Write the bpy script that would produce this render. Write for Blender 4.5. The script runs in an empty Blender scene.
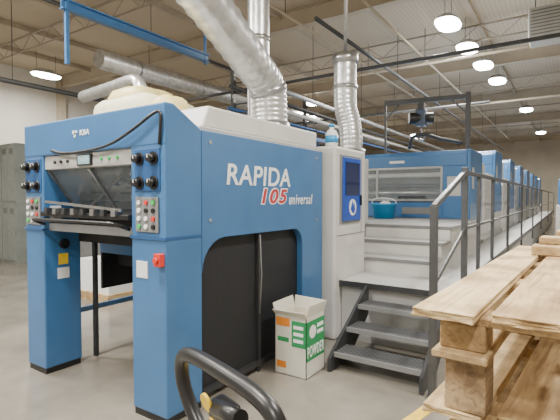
import bpy, bmesh, math, random
from mathutils import Vector, Matrix, Euler
random.seed(7)
scene=bpy.context.scene
COL=scene.collection
R=math.radians
# ---------------------------------------------------------------- materials
def mat(name,col,rough=.5,metal=0,var=.08,scale=6,bump=0,bscale=80,emit=0,alpha=None,coat=0):
    m=bpy.data.materials.new(name); m.use_nodes=True
    nt=m.node_tree; b=nt.nodes['Principled BSDF']
    b.inputs['Roughness'].default_value=rough; b.inputs['Metallic'].default_value=metal
    if coat: b.inputs['Coat Weight'].default_value=coat
    tc=nt.nodes.new('ShaderNodeTexCoord')
    n=nt.nodes.new('ShaderNodeTexNoise'); n.inputs['Scale'].default_value=scale; n.inputs['Detail'].default_value=5
    nt.links.new(tc.outputs['Object'],n.inputs['Vector'])
    r=nt.nodes.new('ShaderNodeValToRGB')
    r.color_ramp.elements[0].position=.3; r.color_ramp.elements[1].position=.7
    r.color_ramp.elements[0].color=[c*(1-var) for c in col]+[1]
    r.color_ramp.elements[1].color=[min(1,c*(1+var)) for c in col]+[1]
    nt.links.new(n.outputs['Fac'],r.inputs['Fac']); nt.links.new(r.outputs['Color'],b.inputs['Base Color'])
    if emit:
        b.inputs['Emission Color'].default_value=list(col)+[1]; b.inputs['Emission Strength'].default_value=emit
    if bump:
        n2=nt.nodes.new('ShaderNodeTexNoise'); n2.inputs['Scale'].default_value=bscale
        nt.links.new(tc.outputs['Object'],n2.inputs['Vector'])
        bp=nt.nodes.new('ShaderNodeBump'); bp.inputs['Strength'].default_value=bump; bp.inputs['Distance'].default_value=.01
        nt.links.new(n2.outputs['Fac'],bp.inputs['Height']); nt.links.new(bp.outputs['Normal'],b.inputs['Normal'])
    if alpha is not None: b.inputs['Alpha'].default_value=alpha
    return m
def wave_mat(name,c1,c2,scale,axis='X',rough=.6,sharp=(.45,.55),bump=.3,kind='BANDS'):
    m=mat(name,c1,rough); nt=m.node_tree; b=nt.nodes['Principled BSDF']
    tc=[n for n in nt.nodes if n.type=='TEX_COORD'][0]
    w=nt.nodes.new('ShaderNodeTexWave'); w.inputs['Scale'].default_value=scale; w.bands_direction=axis
    nt.links.new(tc.outputs['Object'],w.inputs['Vector'])
    r=nt.nodes.new('ShaderNodeValToRGB'); r.color_ramp.elements[0].position=sharp[0]; r.color_ramp.elements[1].position=sharp[1]
    r.color_ramp.elements[0].color=list(c1)+[1]; r.color_ramp.elements[1].color=list(c2)+[1]
    nt.links.new(w.outputs['Fac'],r.inputs['Fac']); nt.links.new(r.outputs['Color'],b.inputs['Base Color'])
    bp=nt.nodes.new('ShaderNodeBump'); bp.inputs['Strength'].default_value=bump; bp.inputs['Distance'].default_value=.02
    nt.links.new(w.outputs['Fac'],bp.inputs['Height']); nt.links.new(bp.outputs['Normal'],b.inputs['Normal'])
    return m
def check_mat(name,c1,c2,scale,rough=.45,rot=45,thr=.35):
    m=mat(name,c1,rough); nt=m.node_tree; b=nt.nodes['Principled BSDF']
    tc=[n for n in nt.nodes if n.type=='TEX_COORD'][0]
    mp=nt.nodes.new('ShaderNodeMapping'); mp.inputs['Rotation'].default_value[2]=R(rot)
    v=nt.nodes.new('ShaderNodeTexVoronoi'); v.inputs['Scale'].default_value=scale; v.inputs['Randomness'].default_value=0
    nt.links.new(tc.outputs['Object'],mp.inputs['Vector']); nt.links.new(mp.outputs['Vector'],v.inputs['Vector'])
    r=nt.nodes.new('ShaderNodeValToRGB'); r.color_ramp.elements[0].position=thr-.05; r.color_ramp.elements[1].position=thr+.05
    r.color_ramp.elements[0].color=list(c2)+[1]; r.color_ramp.elements[1].color=list(c1)+[1]
    nt.links.new(v.outputs['Distance'],r.inputs['Fac']); nt.links.new(r.outputs['Color'],b.inputs['Base Color'])
    return m
BLUE=mat('blue_paint',(.046,.150,.34),.33,0,.08,3,coat=.2)
BLUE_D=mat('blue_paint_dark',(.02,.085,.24),.4,0,.1,4)
BLUE_V=mat('blue_door',(.012,.07,.42),.3)
WHITE=mat('machine_white',(.58,.575,.55),.42,0,.09,3)
GREY_L=mat('light_grey_paint',(.43,.43,.42),.5,0,.08,4)
GREY=mat('mid_grey_paint',(.19,.195,.20),.5,0,.1,5)
RAIL=mat('rail_grey_paint',(.055,.058,.062),.4,0,.15,6)
DARK=mat('dark_grey_paint',(.032,.034,.037),.42,0,.15,6)
BLACK=mat('black_plastic',(.012,.012,.013),.35,0,.1,8)
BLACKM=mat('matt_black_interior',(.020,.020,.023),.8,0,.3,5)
STEEL=mat('brushed_steel',(.45,.46,.47),.3,.9,.1,12)
GALV=mat('galvanised_duct',(.62,.63,.64),.33,.8,.18,9,.15,40)
GLASS=mat('tinted_guard_glass',(.45,.52,.56),.05,0,.1,3,alpha=.18,coat=1)
CREAM=mat('cream_plastic_sheet',(.82,.68,.30),.45,0,.12,5,.2,10)
CREAML=mat('pale_cream_sheet',(.82,.77,.55),.5,0,.08,5,.2,10)
TXT=mat('white_lettering',(.85,.87,.88),.5,0,.02)
TXTR=mat('red_lettering',(.45,.03,.04),.5,0,.02)
RED=mat('red_plastic',(.65,.04,.03),.35)
GREEN=mat('green_print',(.03,.28,.10),.55,0,.06)
GREENB=mat('green_button',(.05,.5,.12),.4)
ORANGE=mat('orange_print',(.75,.25,.03),.5)
YEL=mat('yellow_paint',(.80,.55,.03),.5,0,.12,8)
CARD=mat('white_carton',(.66,.65,.58),.75,0,.05,6)
CARDB=mat('brown_carton_inside',(.42,.28,.15),.8,0,.1,6)
PAPER=mat('paper_white',(.75,.76,.76),.8,0,.04)
TRAY=mat('blue_tub',(.02,.30,.62),.35)
LOCK=mat('green_grey_locker',(.19,.21,.195),.5,0,.1,5)
HEAT=mat('off_white_metal',(.55,.55,.52),.45)
TREAD=check_mat('tread_plate',(.42,.42,.41),(.11,.11,.115),13,.4,45,.30)
DECKL=check_mat('deck_plate_light',(.36,.365,.36),(.15,.15,.155),14,.45,45,.30)
DECK=check_mat('stair_tread_plate',(.075,.078,.082),(.02,.02,.022),24,.5,45,.28)
MESH=check_mat('guard_mesh',(.010,.011,.014),(.035,.038,.045),55,.6,0,.25)
def wood(name,c1,c2):
    m=mat(name,c1,.78,0,.1,6); nt=m.node_tree; b=nt.nodes['Principled BSDF']
    tc=[n for n in nt.nodes if n.type=='TEX_COORD'][0]
    mp=nt.nodes.new('ShaderNodeMapping'); mp.inputs['Scale'].default_value=(20,1.5,20)
    n=nt.nodes.new('ShaderNodeTexNoise'); n.inputs['Scale'].default_value=2.4; n.inputs['Detail'].default_value=9; n.inputs['Distortion'].default_value=1.0
    nt.links.new(tc.outputs['Object'],mp.inputs['Vector']); nt.links.new(mp.outputs['Vector'],n.inputs['Vector'])
    r=nt.nodes.new('ShaderNodeValToRGB'); r.color_ramp.elements[0].position=.35; r.color_ramp.elements[1].position=.60
    r.color_ramp.elements[0].color=list(c2)+[1]; r.color_ramp.elements[1].color=list(c1)+[1]
    n3=nt.nodes.new('ShaderNodeTexNoise'); n3.inputs['Scale'].default_value=5.5; n3.inputs['Detail'].default_value=8
    nt.links.new(tc.outputs['Object'],n3.inputs['Vector'])
    r3=nt.nodes.new('ShaderNodeValToRGB'); r3.color_ramp.elements[0].position=.40; r3.color_ramp.elements[1].position=.56
    r3.color_ramp.elements[0].color=(.58,.53,.48,1); r3.color_ramp.elements[1].color=(1,1,1,1)
    nt.links.new(n3.outputs['Fac'],r3.inputs['Fac'])
    mx=nt.nodes.new('ShaderNodeMix'); mx.data_type='RGBA'; mx.blend_type='MULTIPLY'; mx.inputs[0].default_value=1
    nt.links.new(r.outputs['Color'],mx.inputs[6]); nt.links.new(r3.outputs['Color'],mx.inputs[7]); nt.links.new(mx.outputs[2],b.inputs['Base Color'])
    nt.links.new(n.outputs['Fac'],r.inputs['Fac'])
    bp=nt.nodes.new('ShaderNodeBump'); bp.inputs['Strength'].default_value=.6; bp.inputs['Distance'].default_value=.005
    nt.links.new(n.outputs['Fac'],bp.inputs['Height']); nt.links.new(bp.outputs['Normal'],b.inputs['Normal'])
    return m
WOODS=[wood('pine_board',(.60,.43,.22),(.38,.25,.12)),wood('pine_board_pale',(.71,.54,.30),(.52,.37,.19)),wood('pine_board_worn',(.45,.32,.18),(.25,.17,.095))]
# ---------------------------------------------------------------- mesh builder
def wm(o):
    m=o.matrix_basis.copy()
    return wm(o.parent)@m if o.parent else m
class MB:
    def __init__(s): s.bm=bmesh.new()
    def box(s,x0,x1,y0,y1,z0,z1):
        v=[s.bm.verts.new((x,y,z)) for x in (x0,x1) for y in (y0,y1) for z in (z0,z1)]
        for f in ((0,1,3,2),(4,6,7,5),(0,4,5,1),(2,3,7,6),(0,2,6,4),(1,5,7,3)): s.bm.faces.new([v[i] for i in f])
        return s
    def bar(s,p0,p1,w,h,up=(0,0,1)):
        p0=Vector(p0);p1=Vector(p1);d=(p1-p0).normalized();u=Vector(up)
        if abs(d.dot(u))>.98:u=Vector((1,0,0))
        a=d.cross(u).normalized();b=a.cross(d).normalized()
        vs=[]
        for p in (p0,p1):
            for i,j in((-1,-1),(1,-1),(1,1),(-1,1)): vs.append(s.bm.verts.new(p+a*i*w/2+b*j*h/2))
        for f in((0,1,2,3),(7,6,5,4),(0,4,5,1),(1,5,6,2),(2,6,7,3),(3,7,4,0)): s.bm.faces.new([vs[i] for i in f])
        return s
    def cyl(s,p0,p1,r,n=18,r2=None,cap=True):
        p0=Vector(p0);p1=Vector(p1);d=(p1-p0).normalized();u=Vector((0,0,1)) if abs(d.z)<.95 else Vector((1,0,0))
        a=d.cross(u).normalized();b=a.cross(d).normalized();r2=r if r2 is None else r2
        A=[s.bm.verts.new(p0+(a*math.cos(t)+b*math.sin(t))*r) for t in [2*math.pi*i/n for i in range(n)]]
        B=[s.bm.verts.new(p1+(a*math.cos(t)+b*math.sin(t))*r2) for t in [2*math.pi*i/n for i in range(n)]]
        for i in range(n):
            f=s.bm.faces.new((A[i],A[(i+1)%n],B[(i+1)%n],B[i])); f.smooth=True
        if cap: s.bm.faces.new(A[::-1]); s.bm.faces.new(B)
        return s
    def sweep(s,pts,rf,n=10,closed=False,cap=True):
        pts=[Vector(p) for p in pts]; N=len(pts)
        if not callable(rf): r0=rf; rf=lambda i:r0
        rings=[];pa=None
        for i,p in enumerate(pts):
            if closed: t=(pts[(i+1)%N]-pts[i-1]).normalized()
            else: t=(pts[min(i+1,N-1)]-pts[max(i-1,0)]).normalized()
            if pa is None:
                u=Vector((0,0,1)) if abs(t.z)<.9 else Vector((1,0,0)); a=t.cross(u).normalized()
            else: a=(pa-t*pa.dot(t)).normalized()
            pa=a;b=t.cross(a)
            rings.append([s.bm.verts.new(p+(a*math.cos(q)+b*math.sin(q))*rf(i)) for q in [2*math.pi*k/n for k in range(n)]])
        for i in range(N if closed else N-1):
            A=rings[i];B=rings[(i+1)%N]
            for k in range(n):
                f=s.bm.faces.new((A[k],A[(k+1)%n],B[(k+1)%n],B[k])); f.smooth=True
        if not closed and cap: s.bm.faces.new(rings[0][::-1]); s.bm.faces.new(rings[-1])
        return s
    def poly(s,pts,vec):
        vec=Vector(vec);A=[s.bm.verts.new(Vector(p)) for p in pts];B=[s.bm.verts.new(Vector(p)+vec) for p in pts];n=len(A)
        s.bm.faces.new(A[::-1]);s.bm.faces.new(B)
        for i in range(n): s.bm.faces.new((A[i],A[(i+1)%n],B[(i+1)%n],B[i]))
        return s
    def lathe(s,cx,cy,prof,n=24):
        rings=[[s.bm.verts.new((cx+r*math.cos(2*math.pi*k/n),cy+r*math.sin(2*math.pi*k/n),z)) for k in range(n)] for r,z in prof]
        for A,B in zip(rings,rings[1:]):
            for k in range(n): s.bm.faces.new((A[k],A[(k+1)%n],B[(k+1)%n],B[k])).smooth=True
        s.bm.faces.new(rings[0][::-1]); s.bm.faces.new(rings[-1]); return s
    def build(s,name,m,parent=None,bevel=0,seg=2):
        bmesh.ops.recalc_face_normals(s.bm,faces=s.bm.faces)
        me=bpy.data.meshes.new(name); s.bm.to_mesh(me); s.bm.free(); me.materials.append(m)
        return link(name,me,parent,bevel,seg)
def link(name,me,parent=None,bevel=0,seg=2):
    o=bpy.data.objects.new(name,me); COL.objects.link(o)
    if parent: me.transform(wm(parent).inverted()); o.parent=parent
    if bevel:
        b=o.modifiers.new('bevel','BEVEL'); b.width=bevel; b.segments=seg; b.limit_method='ANGLE'; b.angle_limit=R(40)
    return o
def thing(name,label,cat,loc,rz=0,group=None):
    o=bpy.data.objects.new(name,None); COL.objects.link(o); o.empty_display_size=.1
    o.location=loc; o.rotation_euler=(0,0,rz); o['label']=label; o['category']=cat
    if group:o['group']=group
    return o
def tag(o,label,cat,group=None):
    o['label']=label;o['category']=cat
    if group:o['group']=group
    me=o.data; xs=[v.co for v in me.vertices]
    c=Vector(((min(v.x for v in xs)+max(v.x for v in xs))/2,(min(v.y for v in xs)+max(v.y for v in xs))/2,min(v.z for v in xs)))
    me.transform(Matrix.Translation(-c)); o.location=c
    return o
def struct(o): o['kind']='structure'; return o
def dup(root,loc,rz=None,label=None):
    def cp(o,p):
        c=o.copy(); COL.objects.link(c); c.parent=p
        for ch in list(o.children): cp(ch,c)
        return c
    r=cp(root,None); r.location=loc
    if rz is not None: r.rotation_euler=(0,0,rz)
    if label: r['label']=label
    return r
def smoothpath(pts,k=8):
    pts=[Vector(p) for p in pts]; out=[]
    P=[pts[0]*2-pts[1]]+pts+[pts[-1]*2-pts[-2]]
    for i in range(1,len(P)-2):
        for j in range(k):
            t=j/k; a,b,c,d=P[i-1],P[i],P[i+1],P[i+2]
            out.append(.5*((2*b)+(c-a)*t+(2*a-5*b+4*c-d)*t*t+(3*b-a-3*c+d)*t**3))
    out.append(pts[-1]); return out
MX={'side':Matrix(((0,0,1,0),(1,0,0,0),(0,1,0,0),(0,0,0,1))),'front':Matrix(((1,0,0,0),(0,0,-1,0),(0,1,0,0),(0,0,0,1)))}
def text(body,face,origin,size,m,parent,name='lettering',shear=0,bold=0,width=None,height=None,ext=.002,space=1):
    cu=bpy.data.curves.new('t','FONT'); cu.body=body; cu.size=size; cu.shear=shear; cu.offset=bold; cu.extrude=ext; cu.space_character=space
    to=bpy.data.objects.new('t',cu); COL.objects.link(to)
    bpy.context.view_layer.update()
    me=bpy.data.meshes.new_from_object(to.evaluated_get(bpy.context.evaluated_depsgraph_get()))
    bpy.data.objects.remove(to)
    xs=[v.co.x for v in me.vertices]; ys=[v.co.y for v in me.vertices]
    sx=width/(max(xs)-min(xs)) if width else 1; sy=height/(max(ys)-min(ys)) if height else 1
    me.transform(Matrix.Diagonal((sx,sy,1,1))@Matrix.Translation((-min(xs),-min(ys),0)))
    me.transform(Matrix.Translation(origin)@MX[face]); me.materials.clear(); me.materials.append(m)
    return link(name,me,parent)
def at(u,v,d):
    fx,fy,rx,ry=-.5563,.8310,.8310,.5563; l=(u-280)/433*d
    return Vector((fx*d+rx*l,fy*d+ry*l,1.6+(197-v)/433*d))
def lump(cx,cy,z0,rx,ry,h,seed,name,m,parent,prof=None,wob=1,e=3.2):
    rnd=random.Random(seed); ph=[rnd.uniform(0,6) for _ in range(6)]
    mb=MB(); rings=[]; N=40
    prof=prof or [(1,0),(1.03,.12),(1.0,.35),(.95,.62),(.86,.8),(.62,.93),(.3,.99)]
    for r,z in prof:
        rr=[]
        for k in range(N):
            a=2*math.pi*k/N; c,s_=math.cos(a),math.sin(a)
            q=(abs(c)**e+abs(s_)**e)**(-1/e)
            w=1+wob*(.035*math.sin(5*a+ph[0])*(1-z*.5)+.02*math.sin(11*a+ph[1])+.012*math.sin(23*a+ph[2]))
            rr.append(mb.bm.verts.new((cx+rx*r*q*w*c,cy+ry*r*q*w*s_,z0+h*(z+(wob*.04*math.sin(3*a+ph[3]) if z>.5 else 0)))))
        rings.append(rr)
    for A,B in zip(rings,rings[1:]):
        for k in range(N):
            f=mb.bm.faces.new((A[k],A[(k+1)%N],B[(k+1)%N],B[k])); f.smooth=True
    f=mb.bm.faces.new(rings[-1]); f.smooth=True; mb.bm.faces.new(rings[0][::-1])
    return mb.build(name,m,parent)
# ---------------------------------------------------------------- room
FLOOR=mat('concrete_floor',(.225,.205,.172),.15,0,.28,1.6,.05,30)
CEIL=wave_mat('ceiling_deck',(.60,.51,.385),(.53,.45,.34),3.2,'X',.85,(.2,.8),.12)
WALL=mat('wall_paint',(.62,.59,.53),.75,0,.06,1.5)
WALLT=mat('end_wall_paint',(.68,.62,.52),.75,0,.08,1)
BEAM=mat('beam_cream',(.47,.405,.31),.6,0,.08,2)
X0,X1,Y0,Y1,ZC=-16,7,-6,40,6.1
struct(MB().box(X0,X1,Y0,Y1,-.1,0).build('floor',FLOOR))
struct(MB().box(X0,X1,Y0,Y1,ZC,ZC+.1).build('ceiling',CEIL))
struct(MB().box(X0-.1,X0,Y0,Y1,0,ZC).build('wall_left',WALL))
struct(MB().box(X1,X1+.1,Y0,Y1,0,ZC).build('wall_right',WALL))
struct(MB().box(X0,X1,Y1,Y1+.1,0,ZC).build('wall_far',WALLT))
struct(MB().box(X0,X1,Y0-.1,Y0,0,ZC).build('wall_near',WALL))
def ibeam(mb,p0,p1,w,h,t=.02):
    mb.bar(p0,p1,t,h); up=Vector((0,0,h/2))
    for sg in(1,-1): mb.bar(Vector(p0)+up*sg,Vector(p1)+up*sg,w,t)
n=1
JO=mat('joist_paint',(.34,.295,.23),.6)
for y in (3.0,9,15,21,27,33):
    m=MB(); ibeam(m,(X0,y,ZC-.22),(X1,y,ZC-.22),.2,.4); struct(m.build('trim_%d'%n,BEAM)); n+=1
for x in (-14,-12,-10,-8,-6,-4,-2,0,2,4):
    m=MB(); m.bar((x,Y0,ZC-.07),(x,Y1,ZC-.07),.07,.13); struct(m.build('trim_%d'%n,BEAM)); n+=1
for y in (6,12,18,24,30):
    m=MB(); zt,zb=ZC-.16,ZC-.54
    m.bar((X0,y,zb),(X1,y,zb),.035,.03); m.bar((X0,y,zt),(X1,y,zt),.05,.04)
    k=0; x=X0
    while x<X1-.5:
        m.bar((x,y,zb if k%2 else zt),(x+.5,y,zt if k%2 else zb),.014,.014); x+=.5; k+=1
    struct(m.build('trim_%d'%n,JO)); n+=1
struct(MB().box(-9,-5.5,Y1-.03,Y1,0,3.2).build('door_1',GREY_L))
for y in (9,15,21,27,33):
    m=MB(); m.box(X0,X0+.25,y-.12,y+.12,0,ZC); struct(m.build('trim_%d'%n,BEAM)); n+=1
# ---------------------------------------------------------------- ceiling lights
LAMP=mat('lamp_diffuser',(1,.98,.93),.5,0,0,1,emit=40)
lampsroot=None
def lamp(x,y,label,power,z=5.42):
    global lampsroot
    if lampsroot is None:
        t=thing('ceiling_light',label,'ceiling light',(x,y,z),0,'suspended high bay lights')
        lump(x,y,z,.26,.46,.14,1,'housing',GREY_L,t,[(1,0),(.9,.4),(.6,1)],0,2.6)
        lump(x,y,z-.07,.25,.44,.068,1,'diffuser',LAMP,t,[(.7,0),(.93,.35),(1,1)],0,2.6)
        for sy in(-.3,.3): MB().cyl((x,y+sy,z+.10),(x,y+sy,ZC),.006,6).build('suspension_wire',DARK,t)
        lampsroot=t
    else: dup(lampsroot,(x,y,z),None,label)
    l=bpy.data.lights.new('lamp_light','AREA'); l.shape='ELLIPSE'; l.size=.45; l.size_y=.8; l.energy=power; l.color=(1,.95,.865)
    lo=bpy.data.objects.new('lamp_light',l); COL.objects.link(lo); lo.location=(x,y,z-.09)
row=[(-2.3,10.1,'lit ceiling light highest in the photo, nearest of the row over the press'),(-2.25,12,'second lit ceiling light of the row over the press'),
(-2.15,13.8,'middle lit ceiling light of the row over the press'),(-2.05,15.9,'fourth lit ceiling light of the row over the press'),(-1.65,21.8,'fifth lit ceiling light of the row over the press, smaller than the four nearest')]
for x,y,l in row: lamp(x,y,l,270)
lamp(-1.5,30,'tiny ceiling light added past the row over the press to brighten the far end',600)  # added strong lamp, lifts the dark far end of the hall
lamp(-13.7,7.3,'lit ceiling light at the far left above the lockers',270)
lamp(-8.8,15.5,'small distant lit ceiling light seen behind the silver ducts',380)
lamp(-8.0,27,'very distant ceiling light added behind the silver exhaust duct to brighten the end wall',700)  # second added lamp, brightens the end wall
for x,y in((-6.2,1.6),(-2.6,.6),(.8,3.2),(-4.6,-2.5),(1,-2.5),(-9.5,-1),(4.5,12)): lamp(x,y,'ceiling light added overhead out of view to light the press',330)  # added unseen lamps, light the front and tops of the press
# ---------------------------------------------------------------- delivery unit (authored, then shifted as one)
FX0,FX1,FY=-4.43,-2.53,2.24
TOPZ,PT=2.32,2.10
LW,RW=.31,.37
D=thing('press_delivery','large blue printing press delivery unit with white lettering on its side and open front','printing press',(-3.53,3.4,0))
def tower(x0,x1):
    y0,y1=FY,FY+.35
    t=MB(); t.box(x0,x1,y0,y1,.05,2.0); o=t.build('tower',BLUE,D,.012)
    m=MB(); m.box(x0+.01,x1-.01,y0+.01,y1-.01,0,.05); m.build('tower_foot',BLACK,o)
    m=MB(); m.box(x0-.004,x1+.004,y0-.012,y1,1.30,1.32); m.build('trim_strip',BLUE_D,o)
    c=x0+(x1-x0)*.5
    m=MB(); m.box(c-.12,c+.12,y0-.014,y0,1.35,1.60); kp=m.build('keypad',GREY,o,.004)
    m=MB(); m.box(c-.135,c+.135,y0-.008,y0,1.64,1.94); m.build('knob_plate',BLUE_D,o,.004)
    cols=[GREENB,RED,TXT,BLACK,TXT,GREENB,TXT,RED,BLACK]
    for i in range(3):
        for j in range(4):
            cc=cols[(i*4+j*2)%9]; X=c-.075+i*.075; Z=1.39+j*.057
            MB().cyl((X,y0-.014,Z),(X,y0-.026,Z),.017,12).build('button',cc,kp)
    for X in(c-.075,c+.075):
        for Z in(1.70,1.87):
            m=MB(); m.cyl((X,y0,Z),(X,y0-.02,Z),.046,20); m.cyl((X,y0-.02,Z),(X,y0-.065,Z),.032,16,.027); k=m.build('knob',BLACK,o)
            m=MB(); m.box(X-.004,X+.004,y0-.068,y0-.065,Z,Z+.024); m.build('pointer_mark',TXT,k)
    return o
TL=tower(FX0,FX0+LW); TR=tower(FX1-RW,FX1)
m=MB(); m.box(-2.61,-2.545,2.195,2.24,1.12,1.21); rs=m.build('switch_box',RED,TR,.005)
m=MB(); m.cyl((-2.577,2.195,1.165),(-2.577,2.175,1.165),.02,14); m.build('stop_button',RED,rs)
MB().box(-2.84,-2.72,2.234,2.24,1.02,1.14).build('paper_tag',PAPER,TR)
xl=FX0+LW
MB().cyl((xl,2.42,1.17),(xl+.03,2.42,1.17),.045,18).build('knob',BLACK,TL)
m=MB(); m.box(xl,xl+.004,2.37,2.46,.98,1.08); m.build('sticker',YEL,TL)
m=MB(); m.box(xl,xl+.004,2.36,2.47,.85,.95); m.build('sticker',PAPER,TL)
m=MB(); m.box(xl,xl+.005,2.30,2.40,1.38,1.52); m.build('paper_tag',PAPER,TL)
m=MB(); m.poly([(FX0,FY-.004,1.96),(FX0,FY-.004,2.25),(FX0,FY+.08,2.25),(FX0,FY+.35,PT+.005),(FX0,FY+.35,1.96)],(FX1-FX0,0,0)); BM=m.build('top_beam',BLUE,D,.012)
xm=(FX0+FX1)/2
text('KBA','front',(xm-.05,FY-.006,2.095),.1,TXT,BM,'logo_lettering',0,.001,.13,.045)
m=MB()
for i in range(3):
    m.poly([(xm-.12+.038*math.cos(R(120*i)+q)*k,FY-.007,2.118+.034*math.sin(R(120*i)+q)*k) for q,k in((0,.25),(.1,1),(.8,1),(1.5,.6))],(0,-.003,0))
m.build('logo_emblem',TXT,BM)
PY1=4.49; LG=4.06
arc=[(-2.60,FY+.35+.26-.26*math.cos(R(a)),1.02+.26*math.sin(R(a))) for a in range(0,91,15)]
arc2=[(-2.60,LG-.16+.16*math.sin(R(a)),1.12+.16*math.cos(R(a))) for a in range(0,91,15)]
m=MB(); m.poly(arc+arc2+[(-2.60,LG,.04),(-2.60,PY1,.04),(-2.60,PY1,PT),(-2.60,FY+.35,PT)],(.07,0,0)); SP=m.build('side_panel',BLUE,D,.008)
m=MB()
for (y,z) in((2.68,1.42),(2.68,PT-.08),(4.36,1.36),(4.36,PT-.08)): m.cyl((FX1,y,z),(FX1+.006,y,z),.014,12)
m.build('panel_screws',STEEL,SP)
text('RAPIDA','side',(FX1+.003,2.87,1.70),.2,TXT,SP,'lettering',.10,.003,.95,.172,.002,1.05)
text('105','side',(FX1+.004,3.345,1.54),.2,TXTR,SP,'lettering',.22,.005,.42,.135,.002,1.15)
text('105','side',(FX1+.002,3.332,1.530),.2,TXT,SP,'lettering',.22,.013,.446,.155,.002,1.13)
text('universal','side',(FX1+.003,3.80,1.525),.1,TXT,SP,'lettering',.22,.0005,.46,.105,.002,1.25)
m=MB(); m.box(FX0,FX0+.07,FY+.35,PY1,1.28,PT); m.build('side_panel',BLUE,D,.012)
m=MB(); m.box(FX0+.03,FX1-.03,FY+.36,PY1+.0,PT-.02,PT+.04); TC=m.build('top_cover',GREY_L,D,.01)
m=MB(); m.poly([(FX0+.05,FY+.42,PT+.04),(FX0+.05,FY+.50,TOPZ),(FX0+.05,PY1,TOPZ),(FX0+.05,PY1,PT+.04)],(FX1-FX0-.12,0,0)); m.build('top_housing',WHITE,D,.02)
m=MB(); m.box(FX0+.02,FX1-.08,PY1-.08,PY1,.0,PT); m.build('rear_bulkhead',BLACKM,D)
m=MB(); m.box(-2.62,-2.605,FY+.35,PY1,.10,1.28); m.build('side_guard_mesh',MESH,D)
MB().box(-2.604,-2.575,3.36,3.39,.0,1.27).build('guard_post',DARK,D)
m=MB(); m.box(FX0+.01,FX0+.07,4.1,4.2,0,1.28); m.build('guard_post',BLUE,D)
m=MB(); m.box(FX0+.02,FX0+.06,FY+.35,4.1,.42,.47); m.build('guard_rail',BLUE,D)
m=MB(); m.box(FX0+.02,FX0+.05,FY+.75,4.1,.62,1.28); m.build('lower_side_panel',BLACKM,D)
m=MB(); m.box(-2.60,-2.565,2.63,LG,.06,.10); m.build('guard_rail',DARK,D)
m=MB(); m.sweep([(-2.55,3.35,1.26),(-2.54,3.36,.9),(-2.54,3.33,.55)],.006,6); m.build('pull_chain',GREY,D)
gx0,gx1=FX0+LW,FX1-RW
m=MB(); m.box(gx0,gx1,FY+.02,FY+.10,1.84,1.96); CS=m.build('console_strip',GREY_L,D,.006)
m=MB(); m.box(xm-.12,xm+.08,FY+.005,FY+.02,1.855,1.945); sc=m.build('display_frame',BLACK,CS)
m=MB(); m.box(xm-.10,xm+.06,FY+.002,FY+.006,1.865,1.935); m.build('display_screen',mat('lcd',(.35,.55,.62),.2),sc)
for dx in(-.47,-.37,-.27,.2,.3,.4): MB().cyl((xm+dx,FY+.02,1.90),(xm+dx,FY+.008,1.90),.014,10).build('button',BLACK if dx<0 else GREENB,CS)
m=MB(); m.poly([(gx0+.02,FY+.05,1.84),(gx0+.02,FY+.06,1.835),(gx0+.02,FY+.30,1.50),(gx0+.02,FY+.29,1.50)],(gx1-gx0-.04,0,0)); m.build('guard_window',GLASS,D)
for X in(gx0+.02,gx1-.02,xm): MB().bar((X,FY+.04,1.83),(X,FY+.29,1.50),.025,.02).build('window_frame',STEEL,D)
for i,(y,z) in enumerate(((2.75,1.60),(2.95,1.68),(3.2,1.76),(3.5,1.84),(3.9,1.90))): MB().cyl((FX0+.1,y,z),(-2.66,y,z),.036,12).build('roller',WHITE if i%2 else STEEL,D)  # rollers coloured pale to imitate bright reflections in the guard glass
m=MB(); m.poly([(FX0+.1,2.72,1.44),(FX0+.1,4.0,1.70),(FX0+.1,4.0,1.72),(FX0+.1,2.72,1.46)],(1.6,0,0)); m.build('sheet_table',PAPER,D)
m=MB(); m.box(FX0+.1,-2.68,3.1,3.2,1.30,1.42)
for i in range(7): m.box(-4.15+i*.22,-4.07+i*.22,2.62,3.15,1.33,1.41)
m.build('suction_unit',DARK,D)
for dx in (-.42,-.2,.2,.42):
    MB().bar((xm+dx,FY+.32,1.52),(xm+dx+.05,FY+.6,1.80),.03,.02).build('sheet_guide',STEEL,D)
m=MB(); m.poly([(gx0,FY-.03,1.47),(gx0,FY+.30,1.50),(gx0,FY+.30,1.44),(gx0,FY-.03,1.43)],(gx1-gx0,0,0)); m.build('front_tray',BLACK,D,.006)
for i in range(8): MB().box(gx0+.1+i*.135,gx0+.15+i*.135,FY-.05,FY+.02,1.455,1.505).build('sheet_gripper',STEEL if i%2 else DARK,D)
m=MB(); m.sweep(smoothpath([(gx0+.02,FY,1.36),(gx0+.04,FY-.10,1.40),(gx0+.18,FY-.13,1.41),(gx1-.18,FY-.13,1.41),(gx1-.04,FY-.10,1.40),(gx1-.02,FY,1.36)],5),.014,8); m.build('pull_bar',BLACK,D)
m=MB(); m.box(gx0,gx1,FY+.05,FY+.1,1.30,1.37); m.build('crossbar',GREY,D)
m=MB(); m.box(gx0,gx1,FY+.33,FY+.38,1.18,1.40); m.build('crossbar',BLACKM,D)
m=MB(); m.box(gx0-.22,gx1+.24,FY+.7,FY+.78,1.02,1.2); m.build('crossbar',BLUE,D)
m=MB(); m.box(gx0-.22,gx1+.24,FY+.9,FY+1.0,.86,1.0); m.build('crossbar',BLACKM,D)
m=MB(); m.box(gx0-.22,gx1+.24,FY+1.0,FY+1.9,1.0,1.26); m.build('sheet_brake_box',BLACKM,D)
for i in range(5): MB().bar((gx0+.1+i*.23,FY+.45,1.24),(gx0+.14+i*.23,FY+.95,1.02),.03,.03).build('sheet_rack_arm',STEEL if i%2 else DARK,D)
m=MB(); m.bar((gx0+.08,FY-.02,1.56),(gx1-.08,FY-.02,1.50),.02,.02); m.build('sheet_stop_rod',STEEL,D)
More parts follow.
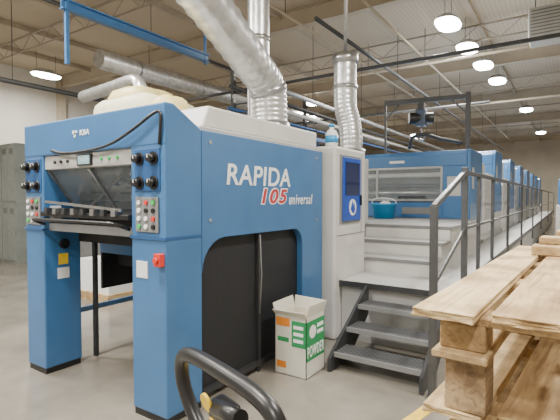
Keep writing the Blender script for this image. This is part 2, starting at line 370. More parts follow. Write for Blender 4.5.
m=MB(); m.sweep(smoothpath([(-3.95,FY-.01,2.0),(-3.75,FY-.03,1.965),(-3.45,FY-.04,1.96),(-3.1,FY-.04,1.99),(-2.82,FY-.04,2.08),(-2.62,FY-.03,2.17),(-2.555,FY-.02,2.17),(-2.56,FY-.02,2.05),(-2.58,FY-.01,1.96)],6),.011,8); m.build('cable',BLACK,D)
for X in(gx0-.02,gx1+.02):
    for Y in(2.75,4.15): MB().bar((X,Y,.02),(X,Y,1.9),.03,.05).build('lift_chain',DARK,D)
D.location.x+=.235; D.location.y-=.215
t=thing('paper_pile','pile of white printed sheets on a board inside the press delivery','paper stack',(-3.3,3.3,0))
MB().box(-3.72,-2.78,2.90,4.0,0,.14).build('pile_board',WOODS[2],t)
MB().box(-3.70,-2.80,2.92,3.95,.14,.60).build('sheets',PAPER,t)
# ---------------------------------------------------------------- hood on top
HZ=TOPZ+.003
t=thing('covered_blower','irregular cream and yellow covered blower with a silver elbow on top of the press delivery','blower',(-3.72,3.1,HZ))
lump(-3.72,3.05,HZ,.43,.42,.27,3,'hood_base',CREAML,t,[(1,0),(1.0,.1),(1.0,.6),(.97,.8),(.88,.95),(.82,1)],.6,6)
lump(-3.82,3.05,HZ+.26,.30,.28,.14,5,'hood_top',CREAM,t,[(1,0),(1,.4),(.9,.85),(.75,1)],.7,4.5)
lump(-3.13,2.82,HZ,.15,.17,.22,9,'side_bundle',CREAM,t,None,.8)
fl=smoothpath([(-3.93,3.12,HZ+.38),(-3.93,3.12,HZ+.47),(-3.99,3.13,HZ+.55),(-4.13,3.15,HZ+.58),(-4.5,3.2,HZ+.58),(-5.3,3.3,HZ+.58)],8)
MB().sweep(fl,lambda i:.07+.004*(i%2),16).build('elbow_duct',GALV,t)
# ---------------------------------------------------------------- ducts
def duct(name,label,pts,r,k=14,rib=.012,collars=(),cat='air duct'):
    t=thing(name,label,cat,pts[0])
    p=smoothpath(pts,k)
    m=MB(); m.sweep(p,lambda i:r+(rib if i%3==0 else 0),28); m.build('duct_body',GALV,t)
    for a,b,rr in collars: MB().cyl(a,b,rr,28).build('collar',STEEL,t)
    return t
duct('flexible_duct','wide silver flexible duct rising from the press and bending left to the ceiling',
 [(-2.80,3.98,HZ),(-2.80,3.98,2.58),(-2.80,3.93,2.82),(-2.77,3.62,2.98),(-2.70,3.0,3.25),(-2.65,2.4,3.52),(-2.6,1.9,3.85),(-2.6,1.8,4.6),(-2.6,1.8,6.0)],.19,14,.010,
 [((-2.80,3.98,HZ),(-2.80,3.98,2.42),.225),((-2.80,3.96,2.76),(-2.80,3.93,2.82),.21)])
CB=2.17
duct('straight_duct','slim straight silver duct rising vertically behind the bent duct',
 [(-3.38,4.55,CB+.003),(-3.38,4.55,3.5),(-3.38,4.55,5),(-3.38,4.55,6.1)],.14,10,.004,[((-3.38,4.55,CB+.003),(-3.38,4.55,2.24),.18),((-3.38,4.55,3.6),(-3.38,4.55,3.66),.15)])
ex,ey=-2.72,5.96
duct('exhaust_duct','short vertical silver duct behind the white cabinet with a slight bend near its base',
 [(ex,ey,CB+.003),(ex,ey,2.46),(ex-.03,ey,2.70),(ex-.08,ey-.02,2.92),(ex-.09,ey-.02,3.2),(ex-.09,ey-.02,3.62)],.165,12,.006,
 [((ex,ey,CB+.003),(ex,ey,2.30),.21),((ex-.09,ey-.02,3.57),(ex-.09,ey-.02,3.71),.19),((ex-.09,ey-.02,3.7),(ex-.09,ey-.02,6.1),.025),((ex-.09,ey-.02,3.2),(ex-.09,ey-.02,3.25),.185)])
# ---------------------------------------------------------------- white cabinet with blue door (authored, then shifted)
CX,CY0,CY1,CZ=-2.33,4.69,5.54,CB
t=thing('control_cabinet','tall white press cabinet with a small blue door beside the blue lettered panel','machine cabinet',(-3.4,5.4,0))
m=MB(); m.box(FX0,CX,CY0,CY1,0,CZ); cb=m.build('cabinet_body',WHITE,t,.03)
m=MB(); m.box(FX0,-2.72,CY1,6.60,0,CZ); m.build('rear_body',GREY_L,t,.02)
m=MB(); m.box(CX,CX+.02,4.80,5.34,1.30,2.08); df=m.build('door_frame',GREY,t,.006)
m=MB(); m.box(CX+.02,CX+.035,4.825,5.315,1.325,2.055); dr=m.build('door',BLUE_V,t,.008)
m=MB(); m.box(CX+.035,CX+.041,4.88,5.26,1.62,2.00); m.build('door_window',mat('dark_blue_glass',(.01,.02,.08),.08),dr)
m=MB(); m.cyl((CX+.035,5.07,1.48),(CX+.041,5.07,1.48),.095,28); em=m.build('round_emblem',TXT,dr)
fx=CX+.042; k_=.42; oy,oz=5.07,1.47
m=MB(); m.poly([(fx,oy+k_*(a-5.08),oz+k_*(b-1.76)) for a,b in((5.0,1.66),(5.13,1.60),(5.22,1.72),(5.16,1.93),(5.11,1.80),(5.06,1.98),(4.97,1.84),(4.93,1.74))],(.003,0,0)); m.build('flame_mark',BLUE_V,em)
m=MB(); m.box(CX+.035,CX+.055,5.285,5.305,1.5,1.62); m.build('door_handle',BLACK,dr)
m=MB(); m.box(CX-.004,CX+.004,4.74,5.50,1.16,1.17); m.build('panel_seam',GREY,t)
m=MB(); m.box(CX-.004,CX+.004,5.40,5.41,1.17,2.1); m.build('panel_seam',GREY,t)
t.location.x+=.18; t.location.y-=.385
CX+=.18
bxx,byy=CX-.12,4.45
t=thing('bottle','pale plastic bottle with blue label and cap standing on top of the white cabinet','bottle',(bxx,byy,CZ))
MB().lathe(bxx,byy,[(.06,CZ+.001),(.072,CZ+.02),(.072,CZ+.14),(.055,CZ+.18),(.028,CZ+.20),(.026,CZ+.225)]).build('bottle_body',PAPER,t)
MB().lathe(bxx,byy,[(.0735,CZ+.045),(.0735,CZ+.125)]).build('bottle_label',TRAY,t)
MB().lathe(bxx,byy,[(.032,CZ+.225),(.032,CZ+.255),(.02,CZ+.262)],16).build('cap',TRAY,t)
# ---------------------------------------------------------------- platform, steps
WX0,WX1=-1.50,-.93
SXR=-1.33
Z0,Z1,Z2,Z3=.66,.84,1.02,1.2
YA,YB,YC,YD=4.42,5.17,5.62,6.08
YE=34; XA=-2.53
P=thing('press_platform','grey platform with wide shallow steps and a tread plate walkway along the press','platform',(-1.6,6,0))
m=MB(); m.box(CX+.006,WX1,YA,YB,Z0-.06,Z0); m.box(WX0,WX1,YB,YE,Z0-.06,Z0); m.build('walkway',TREAD,P,.004)
m=MB(); m.box(CX+.006,WX1-.02,YA+.04,YB,0,Z0-.06); m.box(WX0,WX1-.02,YB,YE,0,Z0-.06); m.build('skirt',GREY_L,P)
for (ya,yb,zz) in((YB,YC,Z1),(YC,YD,Z2),(YD,8.40,Z3)):
    MB().box(XA,SXR+.02,ya,yb,zz-.04,zz).build('step_plate',DECKL,P,.004)
    MB().box(XA,SXR,ya+.002,yb,0.01,zz-.04).build('riser',WHITE,P)
    MB().box(CX+.006 if ya<5.3 else XA,SXR+.025,ya-.012,ya,zz-.03,zz+.003).build('nosing',GREY,P)
MB().box(CX+.006,WX1+.002,YA-.015,YA,Z0-.055,Z0+.004).build('nosing',DARK,P)
DK=thing('machine_deck','grey raised deck in front of the nearest blue printing unit behind the white cabinet','platform',(-3.5,7.6,0))
MB().box(-4.28,XA-.005,6.24,8.38,1.16,1.198).build('deck_plate',DECKL,DK,.004)
MB().box(-4.26,XA-.01,6.25,8.36,.0,1.16).build('deck_body',WHITE,DK)
# ---------------------------------------------------------------- stairs
SX0,SX1=-1.82,-.96
S=thing('steps','dark metal stairs with perforated treads climbing to the platform','stairs',(-1.4,4.0,0))
for i in range(3):
    z=.165*(i+1); y=3.58+.27*i
    m=MB(); m.box(SX0+.03,SX1-.03,y,y+.26,z-.03,z); tr=m.build('tread',DECK,S)
    m=MB(); m.box(SX0+.03,SX1-.03,y-.015,y,z-.04,z+.004); m.build('nosing',GREY,tr)
for X in(SX0,SX1-.03):
    m=MB(); m.poly([(X,3.50,0),(X,3.50,.13),(X,4.35,.64),(X,4.40,.64),(X,4.40,.34),(X,3.90,0)],(.03,0,0)); m.build('stringer',DARK,S)
# ---------------------------------------------------------------- handrail
H=thing('handrail','dark grey tubular handrail along the stairs and walkway','railing',(-.88,4,0))
HX=-.885
posts=[3.50,4.69]+[5.5,6.6,8.4,11,14.5,19,25,33.8]
for i,y in enumerate(posts):
    if i==0: m=MB(); m.box(HX-.028,HX+.028,y-.028,y+.028,0,1.53); m.box(HX-.04,HX+.08,y-.06,y+.06,0,.012)
    elif i==1: m=MB(); m.box(HX-.028,HX+.028,y-.028,y+.028,0,1.90)
    else: m=MB(); m.box(HX-.02,HX+.02,y-.02,y+.02,.4,1.87)
    m.build('post',RAIL,H,.004)
m=MB(); m.bar((HX,3.48,1.52),(HX,4.69,1.85),.045,.045); m.build('stair_rail',RAIL,H,.008)
m=MB(); m.bar((HX,3.5,.90),(HX,4.69,1.28),.032,.032); m.build('stair_rail',RAIL,H,.008)
m=MB(); m.bar((HX,4.67,1.85),(HX,33.8,1.85),.042,.042); m.build('top_rail',RAIL,H,.008)
m=MB(); m.bar((HX,4.67,1.28),(HX,33.8,1.28),.03,.03); m.build('middle_rail',RAIL,H,.008)
m=MB(); m.box(HX-.008,HX+.008,4.69,33.8,.66,.75); m.build('toe_board',RAIL,H)
# ---------------------------------------------------------------- printing units
ux0,ux1=-4.3,-1.5
GBACK=mat('unit_interior',(.10,.105,.11),.5)
def unit(y):
    t=thing('printing_unit','','printing unit',(-2.9,y,0),0,'blue printing units in line')
    L=1.65
    m=MB(); m.box(ux0+.1,ux1-.06,y+.12,y+L-.02,0,2.3); m.build('frame_body',GREY_L,t)
    for X in(ux0,ux1-.06):
        m=MB(); m.poly([(X,y,1.2),(X,y,2.40),(X,y+.06,2.48),(X,y+1.2,2.48),(X,y+1.26,2.42),(X,y+1.26,1.12),(X,y+.1,1.12)],(.06,0,0)); sp=m.build('side_panel',BLUE,t,.012)
        MB().box(X,X+.05,y+1.26,y+L,.70,2.30).build('side_frame',WHITE,t,.01)
        MB().box(X,X+.05,y+.1,y+1.26,.70,1.12).build('lower_side_panel',GREY_L,t,.01)
        if X>-3:
            MB().box(ux1,ux1+.006,y+.15,y+.35,1.75,2.15).build('operator_panel',GREY_L,sp)
            m=MB(); m.sweep([(ux1,y+.8,1.5),(ux1+.05,y+.8,1.52),(ux1+.05,y+.8,1.78),(ux1,y+.8,1.8)],.012,8); m.build('handle',STEEL,sp)
    m=MB(); m.poly([(ux0+.06,y-.01,2.18),(ux0+.06,y-.01,2.39),(ux0+.06,y+.06,2.47),(ux0+.06,y+1.2,2.47),(ux0+.06,y+L-.05,2.32),(ux0+.06,y+.05,2.18)],(ux1-ux0-.12,0,0)); m.build('top_cover',BLUE,t,.01)
    m=MB(); m.box(ux0+.06,ux1-.06,y+.02,y+.05,1.2,1.50); lp=m.build('lower_guard',BLUE,t,.008)
    m=MB(); m.box(ux1-.48,ux1-.06,y,y+.08,1.2,2.18); fp=m.build('front_panel',BLUE,t,.008)
    MB().box(-2.75,-2.15,y+.012,y+.02,1.27,1.40).build('vent_panel',GREY,lp)
    MB().box(ux0+.06,ux1-.48,y+.115,y+.12,1.5,2.18).build('recess_panel',GBACK,t)
    m=MB(); m.box(-4.2,-1.99,y-.004,y+.004,1.54,2.16); gw=m.build('guard_window',GLASS,t)
    for q in((-4.2,-1.98,2.14,2.18),(-4.2,-1.98,1.52,1.56),(-2.02,-1.98,1.52,2.18),(-3.28,-3.24,1.52,2.18)): MB().box(q[0],q[1],y-.01,y+.02,q[2],q[3]).build('window_frame',STEEL,t)
    for zz,rr,mm in((1.68,.05,STEEL),(1.82,.04,DARK),(2.02,.048,WHITE)): MB().cyl((-4.2,y+.062,zz),(-2.02,y+.062,zz),rr,14).build('roller',mm,t)
    m=MB(); m.sweep([(-2.8,y-.01,1.58),(-2.8,y-.05,1.60),(-2.3,y-.05,1.60),(-2.3,y-.01,1.58)],.012,8); m.build('handle',BLACK,t)
    MB().box(-1.90,-1.66,y-.006,y,1.62,1.98).build('operator_panel',GREY_L,t)
    MB().box(-3.0,-2.7,y-.02,y-.01,2.26,2.31).build('label_plate',PAPER,t)
    return t
words=['nearest','second','third','fourth','fifth','sixth','seventh','eighth']
SPC=3.1
u0=unit(8.42); u0['label']='nearest blue printing unit with front guard window facing the platform'
NU=8
for i in range(1,NU):
    c_=dup(u0,(-2.9,8.42+SPC*i,0),None,'blue printing unit, %s in the line behind the handrail'%words[i] if i<NU-1 else 'blue printing unit at the far end of the line')
    c_.scale=(1,1,1.10)
lk=None
for i in range(NU-1):
    y=8.42+SPC*i+1.67; lb='pale grey connecting cabinet right behind the %s blue printing unit in the line'%words[i]
    if lk is None:
        lk=thing('connecting_cabinet',lb,'machine cabinet',(-2.9,y,0),0,'pale cabinets between the printing units')
        MB().box(ux0+.1,ux1-.02,y,y+1.36,0,2.12).build('cabinet_body',WHITE,lk,.02)
        MB().box(ux1-.02,ux1-.012,y+.1,y+1.2,1.1,1.95).build('door',GREY_L,lk)
    else: dup(lk,(-2.9,y,0),None,lb)
t=thing('folding_machine','blue and pale grey machine standing right of the walkway in the far background','machine',(.6,17,0))
MB().box(-.35,1.8,15.5,18.5,0,1.35).build('machine_base',GREY_L,t,.03)
MB().box(-.30,1.7,15.6,18.3,1.35,2.15).build('machine_cover',BLUE,t,.04)
MB().box(-.1,1.5,15.55,15.6,1.5,2.0).build('cover_window',GBACK,t)
for k in range(4): MB().cyl((0+k*.4,15.48,1.2),(0+k*.4,15.44,1.2),.05,12).build('knob',BLACK,t)
# clutter seen between the delivery legs
t=thing('sheet_skid','stack of pale sheets on a wooden skid on the floor behind the press legs','paper stack',(-6.1,4.3,0))
MB().box(-6.6,-5.7,3.9,4.7,0,.12).build('skid_board',WOODS[0],t)
MB().box(-6.55,-5.75,3.95,4.65,.12,.62).build('sheets',PAPER,t)
t=thing('drying_machine','low dark blue and grey machine standing on the floor beyond the press legs','machine',(-8.8,6.3,0))
MB().box(-9.7,-8.0,5.9,6.9,.1,.8).build('machine_base',GREY,t,.03)
MB().box(-9.6,-8.1,5.95,6.8,.8,1.25).build('machine_cover',BLUE_D,t,.05)
for X in(-9.6,-8.1):
    for Y in(6.0,6.8): MB().cyl((X,Y,0),(X,Y,.1),.05,12).build('foot',BLACK,t)
# blue tub
cxt,cyt=-2.90,7.85
t=thing('tub','bright blue plastic tub on the deck in front of the nearest printing unit','tub',(cxt,cyt,1.2))
MB().lathe(cxt,cyt,[(.18,1.20),(.22,1.45),(.24,1.455),(.24,1.48),(.205,1.48),(.165,1.22)]).build('tub_body',TRAY,t)
m=MB(); m.sweep(smoothpath([(cxt-.235,cyt,1.47),(cxt-.2,cyt-.05,1.55),(cxt,cyt-.09,1.58),(cxt+.2,cyt-.05,1.55),(cxt+.235,cyt,1.47)],5),.008,6); m.build('handle',TXT,t)
tag(lump(cxt+.02,cyt,1.235,.12,.11,.29,12,'rag',PAPER,None),'crumpled white rag stuffed in the blue tub','rag')
# ---------------------------------------------------------------- hoist gantry
G=thing('hoist_gantry','dark steel hoist frame standing over the nearest printing unit','hoist frame',(-2.4,9.0,2.5))
a=at(385,104,9.3); b=at(467,97,8.4)
m=MB(); m.bar(a,b,.07,.09); m.build('cross_beam',DARK,G)
m=MB(); m.bar(b+Vector((0,0,.08)),(b.x,b.y,2.48),.08,.08); m.build('post',DARK,G)
m=MB(); m.bar(a+Vector((0,0,.06)),(a.x,a.y,2.48),.04,.04); m.build('post',DARK,G)
MB().bar(a+Vector((.25,.1,-.05)),(a.x+.02,a.y,a.z-.35),.03,.03).build('brace',DARK,G)
MB().bar(b+Vector((-.28,-.1,-.05)),(b.x,b.y,b.z-.35),.03,.03).build('brace',DARK,G)
c=a.lerp(b,.46); c.z-=.03
t=thing('chain_hoist','dark electric chain hoist hanging from the steel hoist frame','hoist',(c.x,c.y,c.z-.6))
HB=mat('hoist_blue',(.03,.06,.11),.4)
m=MB(); m.box(c.x-.06,c.x+.06,c.y-.06,c.y+.06,c.z-.18,c.z-.03); m.build('trolley',DARK,t)
m=MB(); m.cyl((c.x-.22,c.y-.12,c.z-.34),(c.x+.20,c.y+.10,c.z-.34),.12,20); m.build('hoist_motor',BLACK,t)
m=MB(); m.box(c.x-.10,c.x+.10,c.y-.12,c.y+.10,c.z-.50,c.z-.16); m.build('gearbox',HB,t,.02)
m=MB(); m.cyl((c.x,c.y,c.z-.48),(c.x,c.y,c.z-.66),.015,8); m.sweep(smoothpath([(c.x,c.y,c.z-.64),(c.x+.06,c.y,c.z-.71),(c.x+.03,c.y,c.z-.78),(c.x-.04,c.y,c.z-.75)],5),.018,8); m.build('hook',STEEL,t)
m=MB(); m.sweep(smoothpath([at(409,149,9.0),at(412,138,8.9),at(425,135,8.7),at(440,139,8.6),at(462,143,8.5)],6),.035,8); tag(m.build('hose',DARK),'dark curved hose arching above the nearest printing unit','hose')
# ---------------------------------------------------------------- overhead
t=thing('crane_beam','blue steel beam with a short hanger hung overhead at upper left','steel beam',(-6,5,4))
m=MB(); ibeam(m,(-6,3.42,4.33),(-6,6.4,4.33),.09,.13,.02); m.build('beam',BLUE,t)
m=MB(); m.box(-6.025,-5.975,3.475,3.525,3.5,6.1); m.build('hanger_post',BLUE,t)
m=MB(); m.box(-6.02,-5.98,6.3,6.34,4.2,6.1); m.build('hanger_post',BLUE,t)
def pipe(p0,p1,r,mt,label,hang=True):
    t=thing('overhead_pipe',label,'pipe',p0)
    MB().cyl(p0,p1,r,12).build('pipe_run',mt,t)
    p0=Vector(p0);p1=Vector(p1)
    if hang:
        for k in range(1,6):
            q=p0.lerp(p1,k/6); MB().cyl(q,(q.x,q.y,ZC),.008,6).build('hanger_rod',DARK,t)
pipe((-8,2,5.2),(-8,30,5.2),.04,RAIL,'long dark pipe hung under the ceiling left of the ducts')
pipe((-5,3.2,5.4),(-5,30,5.4),.03,BEAM,'long pale pipe hung under the ceiling near the middle')
pipe((-14,9.1,4.44),(3,9.1,4.44),.04,RAIL,'dark pipe crossing the hall under the first roof beam',False)
pipe((-16,11.6,5.07),(7,11.6,5.07),.035,BEAM,'cream pipe crossing the hall high above the press',False)
pipe((-10.5,1,4.2),(-10.5,24,4.2),.06,RAIL,'thick dark pipe running low along the left side of the hall')
pipe((-3.9,7,4.85),(-3.9,34,4.85),.04,RAIL,'dark pipe running above the press line toward the far wall')
pipe((-16,14,4.38),(-2,14,4.38),.04,RAIL,'dark pipe crossing low behind the silver ducts',False)
pipe((-16,17.6,5.05),(7,17.6,5.05),.04,BEAM,'pale conduit crossing the hall far behind the ducts',False)
pipe((-3.3,7.5,5.3),(-3.3,34,5.3),.025,BEAM,'thin pale conduit running above the press line')
pipe((-5.7,6.9,4.12),(-5.7,26,4.12),.06,GALV,'silver pipe, topmost of the bundle behind the press')
pipe((-5.85,6.9,3.88),(-5.85,26,3.88),.045,DARK,'dark pipe, second from the top of the bundle behind the press',False)
pipe((-5.75,6.9,3.66),(-5.75,26,3.66),.05,GREY_L,'pale pipe, third from the top of the bundle behind the press',False)
pipe((-5.9,6.9,3.44),(-5.9,26,3.44),.035,BLUE_D,'blue pipe, lowest of the bundle behind the press',False)
t=thing('pipe_rack','grey steel pipe rack holding the bundle of pipes behind the press','pipe rack',(-6.0,12,0))
for y in(7.2,10.2,13.2,16.6):
    MB().box(-6.06,-5.98,y-.04,y+.04,0,4.3).build('rack_post',RAIL,t)
    for z in(4.03,3.81,3.58,3.38): MB().box(-6.0,-5.62,y-.02,y+.02,z-.02,z).build('rack_arm',RAIL,t)
t=thing('duct_trunk','thick silver duct running along the left side behind the press hood','air duct',(-9,10,4.4))
MB().cyl((-9,6,4.76),(-9,24,4.76),.22,24).build('duct_body',GALV,t)
for k in range(8): MB().cyl((-9,7+k*2.2,4.76),(-9,7.06+k*2.2,4.76),.235,24).build('collar',STEEL,t)
def panelbox(x,y,z,w,h,label,mt):
    t=thing('switch_cabinet',label,'electrical box',(x,y,z),0,'electrical boxes on the rack behind the press')
    MB().box(x-.0,x+.18,y,y+w,z,z+h).build('cabinet_body',mt,t,.01)
    MB().box(x+.18,x+.2,y+.03,y+w-.03,z+.03,z+h-.03).build('door',mt,t)
    MB().box(x+.2,x+.205,y+w*.3,y+w*.7,z+h*.6,z+h*.8).build('label_plate',YEL if mt is GREY_L else PAPER,t)
panelbox(-5.97,8.2,2.55,.8,.75,'pale electrical box with yellow plate on the rack behind the press',GREY_L)
panelbox(-5.97,9.3,2.5,.6,.8,'grey electrical box with white plate on the rack behind the press',GREY)
t=thing('electrical_cabinet','tall grey electrical cabinet behind the press hood at left','electrical cabinet',(-8.2,10.5,0))
MB().box(-8.7,-7.7,10.2,10.9,0,3.3).build('cabinet_body',GREY,t,.02)
MB().box(-8.65,-8.22,10.17,10.2,.2,3.2).build('door',GREY,t,.01)
MB().box(-8.18,-7.75,10.17,10.2,.2,3.2).build('door',GREY,t,.01)
t=thing('cable_tray','blue grey ladder cable tray running above the far side of the press','cable tray',(-5.1,6,2.9))
for X in(-5.2,-4.95):
    MB().bar((X,4.6,2.95),(X,9.5,2.95),.02,.08).build('side_rail',BLUE_D,t)
for i in range(19): MB().bar((-5.2,4.7+i*.25,2.93),(-4.95,4.7+i*.25,2.93),.02,.02).build('rung',GREY,t)
for y in(4.8,6.8,9.2): MB().bar((-5.07,y,0),(-5.07,y,2.92),.05,.05).build('support_leg',BLUE_D,t)
t=thing('unit_heater','off white box heater hung from the ceiling at upper right','heater',(-.3,10.3,4.7))
MB().box(-.75,.25,10,10.7,4.75,5.35).build('casing',HEAT,t,.02)
m=MB()
for i in range(8): m.bar((-.70,9.99,4.82+i*.065),(.2,9.99,4.82+i*.065),.03,.012)
m.build('louvres',GREY,t)
for X in(-.65,.15): MB().cyl((X,10.3,5.35),(X,10.3,ZC),.01,6).build('hanger_rod',DARK,t)
# ---------------------------------------------------------------- lockers
def locker(x,y,z,label):
    t=thing('metal_locker',label,'locker',(x+.35,y+.3,z),0,'grey green lockers at the far left')
    MB().box(x+.01,x+.69,y+.02,y+.6,z,z+1.45).build('locker_body',LOCK,t,.006)
    for k in range(2):
        m=MB(); m.box(x+.02+k*.335,x+.345+k*.335,y,y+.02,z+.05,z+1.40); d=m.build('door',LOCK,t,.004)
        m=MB()
        for q in range(4): m.box(x+.09+k*.335,x+.27+k*.335,y-.004,y,z+1.2+q*.035,z+1.215+q*.035)
        m.build('vent_slots',BLACK,d)
        m=MB(); m.box(x+.28+k*.335,x+.30+k*.335,y-.02,y,z+.65,z+.78); m.build('handle',STEEL,d)
    return t
L0=locker(-11.75,5.1,0,'grey green metal locker on the floor, right end of the lower row')
dup(L0,(-11.40,5.4,1.45),None,'grey green metal locker stacked on top, right end of the upper row')
dup(L0,(-12.1,5.4,0),None,'grey green metal locker on the floor, second from the right end')
dup(L0,(-12.1,5.4,1.45),None,'grey green metal locker stacked on top, second from the right end')
# ---------------------------------------------------------------- carton
bx0,bx1,by0,by1,bz=-2.22,-1.89,3.235,3.57,.54
B=thing('carton','open white and green cardboard carton on the floor below the blue panel','box',(-2.1,3.4,0))
m=MB(); w=.006
m.box(bx0,bx1,by0,by0+w,0,bz);m.box(bx0,bx1,by1-w,by1,0,bz);m.box(bx0,bx0+w,by0,by1,0,bz);m.box(bx1-w,bx1,by0,by1,0,bz);m.box(bx0,bx1,by0,by1,0,w)
m.build('carton_body',CARD,B)
m=MB(); m.box(bx0+w,bx1-w,by0+w,by1-w,.45,.46); m.build('liner',CARDB,B)
fl=[[(bx0,by0,bz),(bx1,by0,bz),(bx1+.01,by0-.04,bz+.05),(bx0-.0,by0-.045,bz+.045)],[(bx0,by1,bz),(bx1,by1,bz),(bx1,by1+.02,bz+.09),(bx0,by1+.015,bz+.10)],
[(bx0,by0,bz),(bx0,by1,bz),(bx0-.02,by1,bz+.10),(bx0-.025,by0,bz+.09)],[(bx1,by0,bz),(bx1,by1,bz),(bx1+.025,by1,bz+.10),(bx1+.02,by0+.02,bz+.10)]]
for f in fl: MB().poly(f,(0,.003,.004)).build('flap',CARD,B)
m=MB(); m.box(bx0+.015,bx0+.16,by0-.003,by0,.44,.515); m.build('orange_print',ORANGE,B)
m=MB(); m.box(bx0+.02,bx0+.12,by0-.003,by0,.06,.12); m.build('orange_print',ORANGE,B)
m=MB(); m.box(bx0+.18,bx1-.004,by0-.003,by0,.27,.50); pf=m.build('green_print',GREEN,B)
for z in(.43,.37,.31):
    m=MB(); m.box(bx0+.20,bx1-.03,by0-.005,by0-.003,z,z+.03); m.build('white_print',TXT,pf)
m=MB(); m.box(bx0+.03,bx0+.15,by0-.003,by0,.30,.34); m.build('green_print',GREEN,B)
m=MB(); m.box(bx1,bx1+.002,by0+.004,by1-.006,.15,.50); ps=m.build('green_print',GREEN,B)
text('POWDER','side',(bx1+.003,by0+.018,.18),.1,TXT,ps,'lettering',0,.001,.30,.10,.002,1.15)
m=MB(); m.cyl((bx1+.002,by0+.11,.40),(bx1+.004,by0+.11,.40),.06,24); m.build('round_print',TXT,ps)
for z in(.42,.36):
    m=MB(); m.box(bx1+.002,bx1+.004,by0+.19,by1-.03,z,z+.035); m.build('white_print',TXT,ps)
# ---------------------------------------------------------------- yellow floor tape
m=MB(); m.bar((-1.02,2.6,.002),(-.86,3.34,.002),.09,.003); m.bar((-1.0,2.62,.002),(-.5,2.6,.002),.09,.003); tag(m.build('floor_tape',YEL),'yellow marking tape on the floor at the foot of the stairs','floor tape')
# ---------------------------------------------------------------- wooden pallets
PW,PL,PH=1.08,1.60,.122
def pallet(loc,label):
    t=thing('wooden_pallet',label,'pallet',loc,R(-3),'wooden pallets in the stack')
    M=wm(t)
    def part(name,x0,x1,y0,y1,z0,z1,w,jit=0):
        mb=MB(); mb.box(x0,x1,y0,y1,z0,z1)
        if name=='deck_board':
            bmesh.ops.subdivide_edges(mb.bm,edges=mb.bm.edges[:],cuts=3,use_grid_fill=True)
            for v in mb.bm.verts:
                if abs(v.co.y-y0)<.01 or abs(v.co.y-y1)<.01: v.co.y+=random.uniform(-.007,.007)
                v.co.x+=random.uniform(-.002,.002); v.co.z-=random.uniform(0,.002)
        mb.bm.transform(Matrix.Rotation(jit,4,'Z')); mb.bm.transform(M)
        return mb.build(name,WOODS[w],t,.003,1)
    for i in range(7):
        x=i*.158; part('deck_board',x,x+.130,random.uniform(-.035,.03),PL+random.uniform(-.06,.05),PH-.020,PH,[1,0,1,2,0,1,0][i],random.uniform(-.008,.008))
    for i,y in enumerate((.06,.55,1.02,PL-.15)): part('stringer',0.02,PW-.0,y,y+.09,.080,PH-.022,i%3)
    for i,y in enumerate((.06,PL/2-.05,PL-.15)):
        for j,x in enumerate((.04,.48,.93)): part('block',x,x+.10,y,y+.09,.019,.080,(i+j)%3)
    for j,x in enumerate((.03,.47,.92)): part('bottom_board',x,x+.12,.03,PL-.03,0.001,.019,(j+1)%3)
    return t
base=(-.29,1.08)
ords=['lowest','second','third','fourth','fifth','sixth','seventh','eighth']
p0=pallet((base[0]+.02,base[1]+.05,0),'lowest wooden pallet of the stack at right')
NP=9
for i in range(1,NP):
    lb='%s wooden pallet from the floor in the stack at right'%ords[i] if i<NP-1 else 'wooden pallet directly under the topmost one, seen through the dark gap'
    dup(p0,(base[0]+[0,.03,-.0,.02,.01,.03,.0,.03,0][i],base[1]+[0,.02,.06,.03,.08,.02,.04,.07,0][i],PH*i),R(-3)+R([0,1,-1,.6,.2,-.6,.8,.3,-1.5][i]),lb)
GAP=.13
tp=dup(p0,(-.295,1.00,PH*NP+GAP),R(-3),'topmost pale wooden pallet with crossboards on its far end')
M=wm(tp)
for i,(x0,x1,y,z,h) in enumerate(((.10,1.15,1.15,PH+.001,.04),(.16,1.2,1.41,PH+.001,.04),(.12,1.1,1.24,PH+.042,.03),(.17,1.15,1.40,PH+.042,.05))):
    mb=MB(); mb.box(x0,x1,y,y+.11,z,z+h); mb.bm.transform(M); mb.build('crossboard',WOODS[[1,0,1,0][i]],tp,.003,1)
for y in (.07,.80,1.42):
    for x in(.05,.50,.94):
        mb=MB(); mb.box(x,x+.09,y,y+.09,-GAP+.001,0); mb.bm.transform(M); mb.build('spacer_block',WOODS[2 if x<.4 else 0],tp,.002,1)
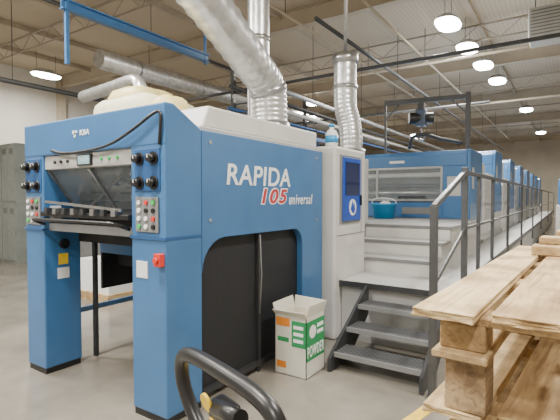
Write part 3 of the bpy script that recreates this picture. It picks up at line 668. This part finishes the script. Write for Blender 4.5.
# ---------------------------------------------------------------- pallet truck
K=thing('pallet_truck','black hand pallet truck whose looped handle shows at the bottom of the photo','pallet truck',(-.735,1.02,0),R(-18))
M=wm(K)
piv=Vector((0,.05,.38)); TL_=Matrix.Translation(piv)@Matrix.Rotation(R(14),4,'X')@Matrix.Translation(-piv)
def kp(mb,name,m,parent=K,bev=0,tilt=False):
    if tilt: mb.bm.transform(TL_)
    else: mb.bm.transform(Matrix.Rotation(R(32),4,'Z'))
    mb.bm.transform(M); return mb.build(name,m,parent,bev)
s=.065
loop=smoothpath([(0,0,.74+s),(-.06,-.0,.77+s),(-.20,.01,.86+s),(-.26,.02,.96+s),(-.245,.03,1.045+s),(-.18,.035,1.08+s),(0,.035,1.09+s),(.18,.035,1.08+s),(.245,.03,1.045+s),(.26,.02,.96+s),(.20,.01,.86+s),(.06,0,.77+s),(0,0,.74+s)],6)
hd=kp(MB().sweep(loop,.023,12),'handle_loop',BLACK,K,0,True)
kp(MB().box(-.05,.05,-.01,.05,.80+s,1.0+s),'control_housing',BLACK,hd,.01,True)
kp(MB().box(-.035,.035,-.013,-.01,.90+s,.96+s),'yellow_label',YEL,hd,0,True)
kp(MB().cyl((-.02,-.012,1.015+s),(-.02,-.02,1.015+s),.026,16),'yellow_cap',YEL,hd,0,True)
kp(MB().cyl((.0,.0,1.0+s),(.14,-.005,1.03+s),.022,12),'grip_lever',BLACK,hd,0,True)
kp(MB().box(-.020,.020,-.018,.0,.84+s,.87+s),'red_cap',RED,hd,0,True)
kp(MB().cyl((0,0,.82),(0,.05,.38),.028,12),'shaft',BLACK,K,0,True)
kp(MB().cyl((0,.08,.10),(0,.08,.42),.055,18).box(-.10,.10,.02,.14,.22,.34),'hydraulic_pump',YEL)
for X in(-.06,.06): kp(MB().cyl((X-.025,.06,.09),(X+.025,.06,.09),.09,20),'steer_wheel',BLACK)
kp(MB().box(-.26,.26,.16,.26,.07,.40),'fork_head',YEL,K,.01)
for X in(-.19,.19):
    fk=kp(MB().poly([(X-.08,.26,.06),(X-.08,.26,.12),(X-.08,.95,.10),(X-.08,1.05,.07),(X-.08,.95,.05)],(.16,0,0)),'fork',YEL)
    kp(MB().cyl((X-.04,.86,.04),(X+.04,.86,.04),.04,16),'load_wheel',BLACK,fk)
# ---------------------------------------------------------------- world + camera
w=bpy.data.worlds.new('world'); scene.world=w; w.use_nodes=True; w.node_tree.nodes['Background'].inputs[0].default_value=(.8,.85,.9,1); w.node_tree.nodes['Background'].inputs[1].default_value=.3
cam=bpy.data.cameras.new('camera'); co=bpy.data.objects.new('camera',cam); COL.objects.link(co)
cam.sensor_width=36; cam.lens=433/560*36; cam.clip_start=.05
co.location=(0,0,1.6); co.rotation_euler=(R(90-1.72),0,R(33.8)); scene.camera=co
